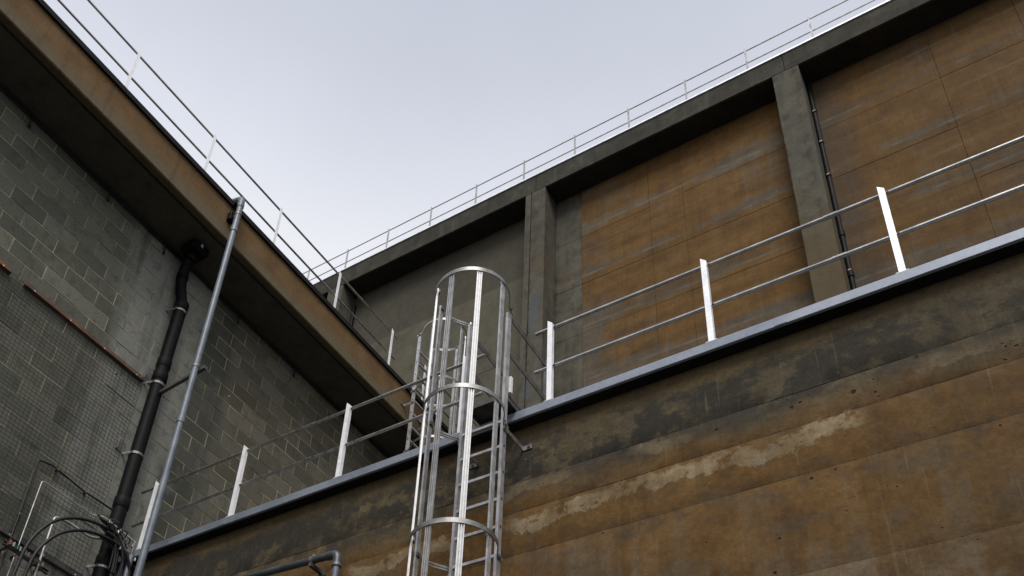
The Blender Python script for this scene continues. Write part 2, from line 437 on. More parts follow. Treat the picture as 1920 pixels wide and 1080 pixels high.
MT = dict(
    lower=mat_lower_wall(), panel=mat_panel(), fascia=mat_fascia(), block=mat_block(), mortar=mat_mortar(),
    pier=mat_grey_concrete('grey_pier_concrete', (0.065, 0.062, 0.052), (0.110, 0.104, 0.088), (0.165, 0.155, 0.130), 0.55, 0.30, None, 15.6),
    beam=mat_grey_concrete('dark_beam_concrete', (0.036, 0.034, 0.028), (0.056, 0.053, 0.045), (0.115, 0.111, 0.098), 0.6, 0.06),
    bay=mat_grey_concrete('grey_bay_concrete', (0.095, 0.089, 0.072), (0.125, 0.117, 0.096), (0.160, 0.150, 0.124), 0.15, 0.10, 18.78),
    soffit=mat_grey_concrete('sooty_soffit_concrete', (0.10, 0.097, 0.083), (0.135, 0.130, 0.110), (0.175, 0.166, 0.138), 0.25, 0.15),
    soot=mat_grey_concrete('soot_and_shade_soffit', (0.030, 0.029, 0.025), (0.046, 0.043, 0.037), (0.068, 0.063, 0.053), 0.4, 0.1),  # soot plus painted shade, for the sheet under the roof beam
    deck=mat_grey_concrete('roof_deck_felt', (0.06, 0.06, 0.06), (0.09, 0.09, 0.09), (0.12, 0.12, 0.12), 0.2, 0.0),
    zinc=mat_metal('bright_galvanised_steel', (0.80, 0.80, 0.83), (0.93, 0.93, 0.96), 0.45, 0.7),
    post=mat_metal('pale_zinc_coated_post', (0.88, 0.88, 0.90), (0.95, 0.95, 0.97), 0.40, 0.25, 0.0, 14),
    rail=mat_metal('galvanised_tube', (0.36, 0.35, 0.33), (0.50, 0.49, 0.46), 0.30, 0.9),
    alu=mat_metal('mill_aluminium', (0.32, 0.32, 0.325), (0.48, 0.48, 0.49), 0.46, 0.5, 0.35),
    hoop=mat_metal('dull_aluminium_hoop', (0.17, 0.17, 0.162), (0.28, 0.275, 0.262), 0.44, 0.7, 0.8),
    coping=mat_metal('folded_metal_coping', (0.185, 0.208, 0.252), (0.245, 0.272, 0.322), 0.45, 0.35, 0.0, 2.0),
    black=mat_plain('black_plastic_pipe', (0.003, 0.003, 0.0035), (0.006, 0.006, 0.007), 0.6, 6, 0.12),
    rubber=mat_plain('black_cable_rubber', (0.007, 0.007, 0.008), (0.016, 0.016, 0.017), 0.55, 6),
    conduit=mat_plain('grey_painted_conduit', (0.090, 0.108, 0.135), (0.155, 0.178, 0.208), 0.45, 5, 0.5),
    gpipe=mat_plain('weathered_grey_pipe', (0.034, 0.041, 0.047), (0.072, 0.083, 0.090), 0.4, 5, 0.5),
    dsteel=mat_metal('dark_weathered_steel', (0.070, 0.066, 0.062), (0.130, 0.124, 0.116), 0.55, 0.4),
    clamp=mat_metal('zinc_pipe_clamp', (0.15, 0.145, 0.135), (0.25, 0.24, 0.225), 0.5, 0.5, 0.4),
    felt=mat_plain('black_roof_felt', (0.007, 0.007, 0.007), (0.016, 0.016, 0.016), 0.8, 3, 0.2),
    wire=mat_plain('dull_mesh_wire', (0.010, 0.011, 0.010), (0.035, 0.036, 0.032), 0.7, 3, 0.3),
    silver=mat_metal('silver_conduit', (0.30, 0.30, 0.285), (0.44, 0.44, 0.42), 0.4, 0.6),
    copper=mat_plain('dull_copper_fitting', (0.09, 0.035, 0.028), (0.13, 0.05, 0.04), 0.5, 8),
    teal=mat_plain('green_cable_tie', (0.012, 0.05, 0.042), (0.02, 0.075, 0.06), 0.5, 8),
    rusty=mat_rusty(), ground=mat_ground(),
)

# ------------------------------------------------------------------ mesh helpers
BASE = {}

class MB:
    """collects simple shapes, then links them as ONE mesh object"""
    def __init__(s):
        s.v, s.f = [], []
    def add(s, vs, fs):
        n = len(s.v)
        s.v += [tuple(v) for v in vs]
        s.f += [tuple(i + n for i in f) for f in fs]
        return s
    def box(s, a, b):
        (x0, y0, z0), (x1, y1, z1) = a, b
        return s.add([(x0, y0, z0), (x1, y0, z0), (x1, y1, z0), (x0, y1, z0), (x0, y0, z1), (x1, y0, z1), (x1, y1, z1), (x0, y1, z1)],
                     [(0, 3, 2, 1), (4, 5, 6, 7), (0, 1, 5, 4), (1, 2, 6, 5), (2, 3, 7, 6), (3, 0, 4, 7)])
    def cbox(s, a, b, c=0.004):
        """box with chamfered edges"""
        cx, cy, cz = ((a[i] + b[i]) / 2 for i in range(3))
        hx, hy, hz = ((b[i] - a[i]) / 2 for i in range(3))
        c = min(c, hx * .45, hy * .45, hz * .45)
        vs, idx = [], {}
        for sx in (-1, 1):
            for sy in (-1, 1):
                for sz in (-1, 1):
                    for ax in range(3):
                        h = [hx - c, hy - c, hz - c]
                        h[ax] += c
                        idx[sx, sy, sz, ax] = len(vs)
                        vs.append((cx + sx * h[0], cy + sy * h[1], cz + sz * h[2]))
        fs = []
        for ax in range(3):
            o = [i for i in range(3) if i != ax]
            for sg in (-1, 1):
                q = []
                for p in ((-1, -1), (1, -1), (1, 1), (-1, 1)):
                    k = [0, 0, 0]
                    k[ax] = sg; k[o[0]], k[o[1]] = p
                    q.append(idx[(*k, ax)])
                fs.append(tuple(q))
        for ax in range(3):
            o = [i for i in range(3) if i != ax]
            for p in ((-1, -1), (1, -1), (1, 1), (-1, 1)):
                q = []
                for e, t in ((-1, o[0]), (1, o[0]), (1, o[1]), (-1, o[1])):
                    k = [0, 0, 0]
                    k[ax] = e; k[o[0]], k[o[1]] = p
                    q.append(idx[(*k, t)])
                fs.append(tuple(q))
        for sx in (-1, 1):
            for sy in (-1, 1):
                for sz in (-1, 1):
                    fs.append(tuple(idx[sx, sy, sz, t] for t in range(3)))
        return s.add(vs, fs)
    def prism(s, prof, p, q, up=(0, 0, 1)):
        """profile (u sideways, v along up) swept straight from p to q"""
        p, q = Vector(p), Vector(q)
        d = (q - p).normalized()
        u = d.cross(Vector(up)).normalized()
        v = u.cross(d).normalized()
        n = len(prof)
        vs = [p + u * a + v * b for a, b in prof] + [q + u * a + v * b for a, b in prof]
        fs = [(i, (i + 1) % n, (i + 1) % n + n, i + n) for i in range(n)]
        fs += [tuple(range(n - 1, -1, -1)), tuple(range(n, 2 * n))]
        return s.add(vs, fs)
    def bar(s, p, q, w, h, up=(0, 0, 1)):
        return s.prism([(-w / 2, -h / 2), (w / 2, -h / 2), (w / 2, h / 2), (-w / 2, h / 2)], p, q, up)
    def sweep(s, path, prof, up=(0, 0, 1), closed=False, miter=True):
        """profile swept along a polyline, frame kept by 'up'"""
        pts = [Vector(p) for p in path]
        n, m = len(prof), len(pts)
        vs, fs = [], []
        for i, p in enumerate(pts):
            d = (pts[min(i + 1, m - 1)] - pts[max(i - 1, 0)]).normalized()
            u = d.cross(Vector(up)).normalized()
            v = u.cross(d).normalized()
            vs += [p + u * a + v * b for a, b in prof]
        for i in range(m - 1):
            for j in range(n):
                k = (j + 1) % n
                fs.append((i * n + j, i * n + k, (i + 1) * n + k, (i + 1) * n + j))
        fs += [tuple(range(n - 1, -1, -1)), tuple((m - 1) * n + j for j in range(n))]
        return s.add(vs, fs)
    def tube(s, path, r, n=12):
        pts = [Vector(p) for p in path]
        m = len(pts)
        rs = r if isinstance(r, (list, tuple)) else [r] * m
        d0 = (pts[1] - pts[0]).normalized()
        u = d0.orthogonal().normalized()
        vs, fs = [], []
        for i, p in enumerate(pts):
            d = (pts[min(i + 1, m - 1)] - pts[max(i - 1, 0)]).normalized()
            u = (u - d * u.dot(d)).normalized()
            v = d.cross(u)
            vs += [p + (u * math.cos(2 * math.pi * j / n) + v * math.sin(2 * math.pi * j / n)) * rs[i] for j in range(n)]
        for i in range(m - 1):
            for j in range(n):
                k = (j + 1) % n
                fs.append((i * n + j, i * n + k, (i + 1) * n + k, (i + 1) * n + j))
        fs += [tuple(range(n - 1, -1, -1)), tuple((m - 1) * n + j for j in range(n))]
        return s.add(vs, fs)
    def build(s, name, m, parent=None, smooth=False):
        base = BASE.get(parent.name, Vector()) if parent else Vector()
        me = bpy.data.meshes.new(name)
        me.from_pydata([tuple(Vector(v) - base) for v in s.v], [], s.f)
        me.materials.append(m)
        if smooth:
            me.shade_smooth()
            try:
                me.set_sharp_from_angle(angle=R(40))
            except Exception:
                pass
        me.update()
        o = bpy.data.objects.new(name, me)
        COL.objects.link(o)
        if parent:
            o.parent = parent
            BASE[o.name] = base
        return o

def fillet(path, rad=0.05, k=6):
    """round the corners of a polyline"""
    P = [Vector(p) for p in path]
    out = [P[0]]
    for a, b, c in zip(P, P[1:], P[2:]):
        r = min(rad, (a - b).length * .49, (c - b).length * .49)
        s, t = b + (a - b).normalized() * r, b + (c - b).normalized() * r
        for i in range(k + 1):
            f = i / k
            out.append(s.lerp(b, f).lerp(b.lerp(t, f), f))
    out.append(P[-1])
    return out

def thing(name, label, cat, loc, group=None):
    o = bpy.data.objects.new(name, None)
    o.empty_display_size = 0.2
    COL.objects.link(o)
    o.location = loc
    BASE[o.name] = Vector(loc)
    o['label'] = label
    o['category'] = cat
    if group:
        o['group'] = group
    return o

GZ = -1.6        # yard level below the eye

# ------------------------------------------------------------------ setting
g = MB()
N = 24
for i in range(N):
    for j in range(N):
        x0, x1 = (-600 + 1200 * i / N), (-600 + 1200 * (i + 1) / N)
        y0, y1 = (-600 + 1200 * j / N), (-600 + 1200 * (j + 1) / N)
        g.add([(x0, y0, GZ), (x1, y0, GZ), (x1, y1, GZ), (x0, y1, GZ)], [(0, 1, 2, 3)])
gr = g.build('ground', MT['ground'])
gr['kind'] = 'structure'

# ------------------------------------------------------------------ low concrete building with the terrace
WY = 5.845          # face of the cast wall
CF = 5.73           # front of the metal coping
XL, XR = -8.48, 12.0
low = thing('concrete_building', 'low building with rust stained cast concrete wall under a pale metal coping, in front', 'building', (XL, WY, GZ))
MB().box((XL, WY + 0.03, GZ), (XR, WY + 0.33, 5.735)).build('wall_core', MT['lower'], low)
MB().box((XL, WY + 0.33, 5.45), (XR, 14.37, 5.70)).build('terrace_floor', MT['deck'], low)

def pour_lift(x0, x1, z0, z1):
    m = MB()
    nx = max(4, int((x1 - x0) / 0.07))
    rows = []
    for k in range(6):
        row = []
        for i in range(nx + 1):
            x = x0 + (x1 - x0) * i / nx
            a = mnoise.noise(Vector((x * 6.0, z0 * 3.1, 1.3)))
            b = mnoise.noise(Vector((x * 6.0, z1 * 3.1, 1.3)))
            e0 = 0.001 + 0.008 * max(0, a)
            e1 = 0.001 + 0.008 * max(0, b)
            z = (z0 + 0.0003, z0 + e0 + 0.002, z0 + (z1 - z0) * .33, z0 + (z1 - z0) * .66, z1 - e1 - 0.002, z1 - 0.0003)[k]
            y = WY + ((0.0012 + 0.006 * max(0.0, mnoise.noise(Vector((x * 0.9, (z0 if k == 0 else z1) * 2.0, 7.0))))) if k in (0, 5) else 0.0) + 0.0025 * mnoise.noise(Vector((x * 1.2, z * 1.2, 4.0)))
            if i in (0, nx) and k not in (0, 5):
                y += 0.0015
            row.append((x, y, z))
        rows.append(row)
    vs = [p for r_ in rows for p in r_]
    n = nx + 1
    fs = [(k * n + i, k * n + i + 1, (k + 1) * n + i + 1, (k + 1) * n + i) for k in range(5) for i in range(nx)]
    m.add(vs, fs)
    # returns to the core on all four sides
    for k in (0, 5):
        q = [(x, WY + 0.029, z) for (x, y, z) in rows[k]]
        m.add(rows[k] + q, [(i, i + 1, i + 1 + n, i + n) for i in range(nx)])
    for i in (0, nx):
        c = [rows[k][i] for k in range(6)]
        m.add(c + [(x, WY + 0.029, z) for (x, y, z) in c], [(k, k + 1, k + 7, k + 6) for k in range(5)])
    return m.build('pour_lift', MT['lower'], low, True)

for z0, z1, cuts in ((5.157, 5.735, (-6.05, -3.10, -0.70)), (4.856, 5.157, (-6.05, -3.10, -0.70)), (4.441, 4.856, (-4.9,)), (3.677, 4.441, (-2.3, 1.4)),
                     (2.85, 3.677, (-4.0,)), (2.0, 2.85, (-1.0,)), (1.1, 2.0, (-4.0,)), (0.2, 1.1, (0.0,)), (GZ, 0.2, (-3.0,))):
    xs = [XL, *cuts, XR]
    for a, b in zip(xs, xs[1:]):
        pour_lift(a, b, z0, z1)

def coping(x0, x1):
    # folded sheet: top, front fascia with a drip return, painted shadow strip below
    prof = [(CF, 5.742), (CF, 5.825), (CF + 0.012, 5.836), (CF + 0.42, 5.845), (CF + 0.42, 5.76), (WY + 0.002, 5.741), (CF + 0.02, 5.741), (CF + 0.006, 5.736)]
    n = len(prof)
    vs = [(x0, y, z) for y, z in prof] + [(x1, y, z) for y, z in prof]
    fs = [(i, i + n, (i + 1) % n + n, (i + 1) % n) for i in range(n)] + [tuple(range(n)), tuple(range(2 * n - 1, n - 1, -1))]
    return MB().add(vs, fs).build('coping', MT['coping'], low)
MB().box((XL, CF + 0.008, 5.722), (XR, WY - 0.001, 5.7355)).build('painted_shadow_strip', MT['felt'], low)  # black strip added to paint the shade under the coping overhang
cx = [XL, -6.88, -4.05, -1.225, 1.6, 4.4, 7.2, 10.0, XR]
for a in cx[1:-1]:
    MB().cbox((a - 0.045, CF - 0.003, 5.744), (a + 0.045, CF - 0.0005, 5.824), 0.001).build('butt_strap', MT['coping'], low)
for a, b in zip(cx, cx[1:]):
    coping(a + 0.0015, b - 0.0015)

# ------------------------------------------------------------------ tall concrete building behind
FY, RY = 13.80, 14.37           # pier and beam face / recessed bay face
ZB, ZTOP = 20.915, 21.50
tall = thing('concrete_building', 'tall building with deep piers, dark roof beam and rust brown concrete bays behind the terrace', 'building', (-6.0, FY, GZ))
TX0, TX1 = -30.0, 16.0
MB().box((TX0, RY + 0.035, GZ), (TX1, 30, ZTOP - 0.02)).build('wall_core', MT['bay'], tall)
piers = [(-14.425, -13.909), (-8.289, -7.755), (-2.330, -1.786), (3.83, 4.37), (9.95, 10.49)]
def pier_mesh(x0, x1, z0, z1, seed):
    m = MB()
    n = 90
    prof = []
    for i in range(n + 1):
        z = z0 + (z1 - z0) * i / n
        def ch(k):
            a = mnoise.noise(Vector((seed, z * 2.3, k))) + 0.6 * mnoise.noise(Vector((seed, z * 7.0, k + 5)))
            return 0.008 + 0.030 * max(0.0, a)
        a, b = ch(1.0), ch(9.0)
        y = FY + 0.002
        prof.append([(x0, RY + 0.03, z), (x0, y + a, z), (x0 + a, y, z), (x1 - b, y, z), (x1, y + b, z), (x1, RY + 0.03, z)])
    vs = [p for r_ in prof for p in r_]
    m.add(vs, [(i * 6 + j, i * 6 + j + 1, i * 6 + 7 + j, i * 6 + 6 + j) for i in range(n) for j in range(5)])
    return m
bx = [TX0, -20.3, -14.17, -8.02, -2.06, 4.1, 10.2, TX1]
for a, b in zip(bx, bx[1:]):
    MB().cbox((a + 0.004, FY, ZB), (b - 0.004, RY + 0.03, ZTOP), 0.012).build('roof_beam', MT['beam'], tall)
for i, (a, b) in enumerate(piers + [(-20.55, -20.0)]):
    if i == 1:                  # this one is split by a movement joint
        pier_mesh(a, -8.141, 5.70, ZB - 0.003, 3.3).build('pier', MT['pier'], tall)
        pier_mesh(-8.117, b, 5.70, ZB - 0.003, 6.1).build('pier', MT['pier'], tall)
        MB().box((-8.141, FY + 0.05, 5.70), (-8.117, RY, ZB - 0.01)).build('movement_joint', MT['felt'], tall)
    else:
        pier_mesh(a, b, 5.70, ZB - 0.003, 1.7 * i).build('pier', MT['pier'], tall)
for (p0, p1), (q0, q1) in zip([(-20.55, -20.0)] + piers, piers):
    MB().box((p1 + 0.003, FY + 0.03, ZB - 0.012), (q0 - 0.003, RY - 0.004, ZB - 0.001)).build('beam_soffit_shade', MT['soot'], tall)  # thin dark sheet added to deepen the shade below the beam
zrows = [ZB - 0.004, 19.262, 17.696, 16.168, 14.611, 13.05, 11.5, 9.95, 8.4, 6.85, 5.70]
def panel(x0, x1, z0, z1, m):
    j = 0.0024
    off = random.uniform(-0.003, 0.003)
    return MB().cbox((x0 + j, RY + off, z0 + j), (x1 - j, RY + 0.034, z1 - j), 0.0035).build('panel', m, tall)
for zt, zb in zip(zrows, zrows[1:]):
    for a, b in ((-7.755, -7.086),):
        panel(a, b, zb, zt, MT['pier'])
    for a, b in ((-7.086, -5.424), (-5.424, -4.651), (-4.651, -2.330)):
        panel(a, b, zb, zt, MT['panel'])
    for a, b in ((-1.786, 0.544), (0.544, 2.05), (2.05, 3.83)):
        panel(a, b, zb, zt, MT['panel'])
    panel(4.37, 9.95, zb, zt, MT['panel'])
for a, b in ((-20.0, -14.425), (-13.909, -8.289)):
    for zt, zb in zip(zrows[::3], zrows[3::3] + [5.7]):
        panel(a, b, zb, zt, MT['bay'])
MB().cbox((TX0, FY - 0.03, ZTOP + 0.002), (TX1, FY + 0.30, ZTOP + 0.05), 0.006).build('edge_trim', MT['zinc'], tall)
MB().box((TX0, FY + 0.3, ZTOP - 0.018), (TX1, 30, ZTOP + 0.02)).build('roof_deck', MT['deck'], tall)

# ------------------------------------------------------------------ block building on the left
BX = -8.50
SF = -7.76                        # outer face of the roof slab
YA, YB = -4.0, 13.795
blk = thing('block_building', 'grey concrete block building with an overhanging rust brown roof slab on the left', 'building', (BX, 4.0, GZ))
MB().box((-20, YA, GZ), (BX - 0.0035, YB, ZT - 0.003)).build('mortar_bed', MT['mortar'], blk)

def block_mesh(L):
    m = MB()
    h, hl, c, d = (BH - 0.011) / 2, (L - 0.011) / 2, 0.003, 0.0100
    o = [(-d, -hl, -h), (-d, hl, -h), (-d, hl, h), (-d, -hl, h)]
    k = [(-0.002, y, z) for _, y, z in o]
    f = [(0, y * (1 - c / hl), z * (1 - c / h)) for _, y, z in o]
    m.add(o + k + f, [(i, (i + 1) % 4, (i + 1) % 4 + 4, i + 4) for i in range(4)] + [(i + 4, (i + 1) % 4 + 4, (i + 1) % 4 + 8, i + 8) for i in range(4)] + [(8, 9, 10, 11)])
    return m
blocks = []
row = 0
z = ZT - BH / 2
while z > GZ:
    y = Y0 + (0 if row % 2 == 0 else 0.5 * BL) + BL / 2
    y -= math.ceil((y - YA) / BL) * BL
    while y - BL / 2 < YB:
        a, b = max(y - BL / 2, YA), min(y + BL / 2, YB)
        if b - a > 0.06:
            blocks.append(((a + b) / 2, z, b - a))
        y += BL
    row += 1
    z -= BH

def shown(b):
    y, z, L = b
    q = []
    for yy in (y - L / 2, y + L / 2):
        for zz in (z - BH / 2, z + BH / 2):
            p = project((BX, yy, zz))
            if p is None:
                return 0
            q.append(p)
    if max(p[0] for p in q) < 0 or min(p[0] for p in q) > 1920 or max(p[1] for p in q) < 0 or min(p[1] for p in q) > 1080:
        return 0
    if y > WY and (z + BH / 2) / (y - L / 2) < 5.83 / CF:            # hidden by the low building
        return 0
    (x0, y0), (x1, y1), (x2, y2), (x3, y3) = q[0], q[1], q[3], q[2]
    A = abs((x2 - x0) * (y3 - y1) - (x3 - x1) * (y2 - y0)) / 2
    cx_ = min(max(sum(p[0] for p in q) / 4, 0), 1920) - sum(p[0] for p in q) / 4
    return A * (0.5 if abs(cx_) > 1 else 1)
ranked = sorted(blocks, key=shown, reverse=True)
top300 = [b for b in ranked[:300] if shown(b) > 0]
restb = [b for b in ranked if b not in set(top300)]
proto = {}
basew = BASE[blk.name]
for (y, z, L) in top300:
    key = round(L, 3)
    if key not in proto:
        proto[key] = block_mesh(L).build('block', MT['block'], blk)
        BASE[proto[key].name] = basew
        ob = proto[key]
        mesh = ob.data
        for v in mesh.vertices:
            v.co += basew
    else:
        ob = proto[key].copy()
        COL.objects.link(ob)
        ob.parent = blk
    ob.location = Vector((BX + random.uniform(-0.002, 0.003), y, z)) - basew
    ob.rotation_euler = (random.uniform(-.004, .004), random.uniform(-.008, .008), random.uniform(-.004, .004))
m = MB()
for (y, z, L) in restb:
    q = block_mesh(L)
    dx = random.uniform(-0.002, 0.003)
    m.add([(a + BX + dx, b + y, c + z) for a, b, c in q.v], q.f)
rb = m.build('block_remainder', MT['block'], blk)
rb['kind'] = 'stuff'

# roof slab: soffit, drip nib and brown outer face
prof = [(-20, ZT), (SF - 0.13, ZT), (SF - 0.13, ZT + 0.022), (SF - 0.095, ZT + 0.022), (SF - 0.095, ZT), (SF - 0.012, ZT), (SF, ZT + 0.012), (SF, 10.965), (-20, 10.965)]
def roof_piece(name, prof, mt):
    n = len(prof)
    vs = [(x, YA, z) for x, z in prof] + [(x, YB, z) for x, z in prof]
    fs = [(i, (i + 1) % n, (i + 1) % n + n, i + n) for i in range(n)] + [tuple(range(n - 1, -1, -1)), tuple(range(n, 2 * n))]
    return MB().add(vs, fs).build(name, mt, blk)
roof_piece('roof_soffit', [(-20, ZT), (SF - 0.145, ZT), (SF - 0.145, ZT + 0.03), (-20, ZT + 0.03)], MT['soffit'])
def fascia():
    m = MB()
    n = 220
    rows = []
    for i in range(n + 1):
        y = YA + (YB - YA) * i / n
        e = 0.006 * mnoise.noise(Vector((y * 1.1, 2.0, 0))) + 0.006 * max(0, mnoise.noise(Vector((y * 5.0, 7.0, 0))))
        f = 0.004 * mnoise.noise(Vector((y * 0.8, 5.0, 3)))
        rows.append([(SF - 0.110, y, ZT + 0.03), (SF - 0.100, y, ZT), (SF - 0.014 - e, y, ZT - 0.002 + e), (SF + f, y, ZT + 0.014 + e), (SF + f * .5, y, 10.965), (SF - 0.11, y, 10.965)])
    vs = [p for r_ in rows for p in r_]
    m.add(vs, [(i * 6 + j, i * 6 + 6 + j, i * 6 + 6 + (j + 1) % 6, i * 6 + (j + 1) % 6) for i in range(n) for j in range(6)])
    return m.build('fascia', MT['fascia'], blk)
fascia()
roof_piece('roof_slab', [(-20, ZT + 0.031), (SF - 0.111, ZT + 0.031), (SF - 0.111, 10.965), (-20, 10.965)], MT['deck'])
roof_piece('roof_flashing', [(SF + 0.035, 10.962), (SF + 0.040, 11.035), (SF - 0.02, 11.065), (SF - 0.30, 11.05), (SF - 0.30, 10.968), (SF - 0.004, 10.968)], MT['felt'])

# ------------------------------------------------------------------ guard rails
def rail_run(m, p, q, r=0.0165):
    return m.tube([p, q], r, 12)

def post_mesh(x, y, z0, z1, along='x', w=0.046, d=0.040):
    """steel angle with its head cut on a slant; wide flange faces the camera side"""
    m = MB()
    t = 0.006
    if along == 'x':
        L = [(x - w / 2, y), (x + w / 2, y), (x + w / 2, y + d), (x + w / 2 - t, y + d), (x + w / 2 - t, y + t), (x - w / 2, y + t)]
        top = lambda px, py: z1 - (px - (x - w / 2)) / w * 0.045
    else:
        L = [(x, y - w / 2), (x, y + w / 2), (x - d, y + w / 2), (x - d, y + w / 2 - t), (x - t, y + w / 2 - t), (x - t, y - w / 2)]
        top = lambda px, py: z1 - (py - (y - w / 2)) / w * 0.035
    n = len(L)
    vs = [(a, b, z0) for a, b in L] + [(a, b, top(a, b)) for a, b in L]
    fs = [(i, (i + 1) % n, (i + 1) % n + n, i + n) for i in range(n)]
    fs += [(0, 5, 4, 1), (1, 4, 3, 2), (n + 1, n + 4, n + 5, n), (n + 2, n + 3, n + 4, n + 1)]
    return m.add(vs, fs)

def bolt(m, c, ax, r=0.012, h=0.014):
    c, ax = Vector(c), Vector(ax)
    return m.tube([c, c + ax * h], r, 6)

RYY = 5.795
grp = 'guard rails along the roof edges'
ga = thing('guard_rail', 'two tube guard rail with white posts on the coping left of the tall caged ladder', 'guard rail', (-6.1, 5.77, 5.84), grp)
for x in (-8.185, -6.825, -5.424, -4.045):
    p = post_mesh(x, 5.755, 5.835, 6.80).build('post', MT['post'], ga)
    MB().cbox((x - 0.045, 5.748, 5.846), (x + 0.045, 5.81, 5.853), 0.002).build('foot_plate', MT['post'], p)
    for zz in (6.72, 6.255):
        bolt(MB(), (x + 0.028, 5.775, zz), (1, 0, 0), 0.010, 0.016).build('bolt', MT['dsteel'], p)
for z in (6.735, 6.266):
    rl = rail_run(MB(), (-8.46, RYY, z), (-3.85, RYY, z)).build('rail', MT['rail'], ga, True)
    MB().tube([(-5.95, RYY, z), (-5.85, RYY, z)], 0.0195, 12).build('sleeve', MT['rail'], rl, True)
gb = thing('guard_rail', 'two tube guard rail with white posts on the coping right of the tall caged ladder', 'guard rail', (0.0, 5.77, 5.84), grp)
for x in (-3.157, -1.750, -0.372, 1.02, 2.42, 3.82, 5.2):
    p = post_mesh(x, 5.755, 5.835, 6.80).build('post', MT['post'], gb)
    MB().cbox((x - 0.045, 5.748, 5.846), (x + 0.045, 5.81, 5.853), 0.002).build('foot_plate', MT['post'], p)
    for zz in (6.72, 6.255):
        bolt(MB(), (x + 0.028, 5.775, zz), (1, 0, 0), 0.010, 0.016).build('bolt', MT['dsteel'], p)
for z in (6.735, 6.266):
    rl = rail_run(MB(), (-3.32, RYY, z), (5.6, RYY, z)).build('rail', MT['rail'], gb, True)
    MB().tube([(-0.80, RYY, z), (-0.70, RYY, z)], 0.0195, 12).build('sleeve', MT['rail'], rl, True)

VX = -7.85
gc = thing('guard_rail', 'dark tube guard rail with white posts along the brown roof edge at upper left', 'guard rail', (VX, 5.0, 10.97), grp)
for i in range(-3, 6):
    y = 3.517 + 1.3945 * i
    post_mesh(VX, y, 11.0, 12.00, 'y').build('post', MT['post'], gc)
for z in (11.935, 11.47):
    rail_run(MB(), (VX - 0.02, -2.0, z), (VX - 0.02, 9.245, z), 0.0155).build('rail', MT['rail'], gc, True)
gd = thing('guard_rail', 'short guard rail run on the brown roof edge beyond the second caged ladder', 'guard rail', (VX, 11.5, 10.97), grp)
for y in (10.05, 11.45, 12.85):
    post_mesh(VX, y, 11.0, 12.00, 'y').build('post', MT['post'], gd)
for z in (11.935, 11.47):
    rail_run(MB(), (VX - 0.02, 9.86, z), (VX - 0.02, 13.4, z), 0.0155).build('rail', MT['rail'], gd, True)
ge = thing('guard_rail', 'thin guard rail along the top of the tall building, faint against the sky', 'guard rail', (-6.0, FY + 0.05, ZTOP + 0.05), grp)
for i in range(-9, 16):
    x = -9.79 + 1.4 * i
    post_mesh(x, FY + 0.03, ZTOP + 0.05, 22.44, 'x', 0.034, 0.03).build('post', MT['rail'], ge)
for z in (22.372, 21.905):
    rail_run(MB(), (TX0 + 4, FY + 0.06, z), (12, FY + 0.06, z), 0.015).build('rail', MT['rail'], ge, True)

# ------------------------------------------------------------------ caged ladders
def strap_prof(w=0.046, d=0.016):
    """grooved strap: flat back, three ribs on the outside"""
    a = w / 2
    return [(-a, -d / 2), (a, -d / 2), (a, d / 2), (a * .60, d / 2), (a * .56, -d * .25), (a * .26, -d * .25), (a * .22, d / 2), (-a * .22, d / 2), (-a * .26, -d * .25), (-a * .56, -d * .25), (-a * .60, d / 2), (-a, d / 2)]

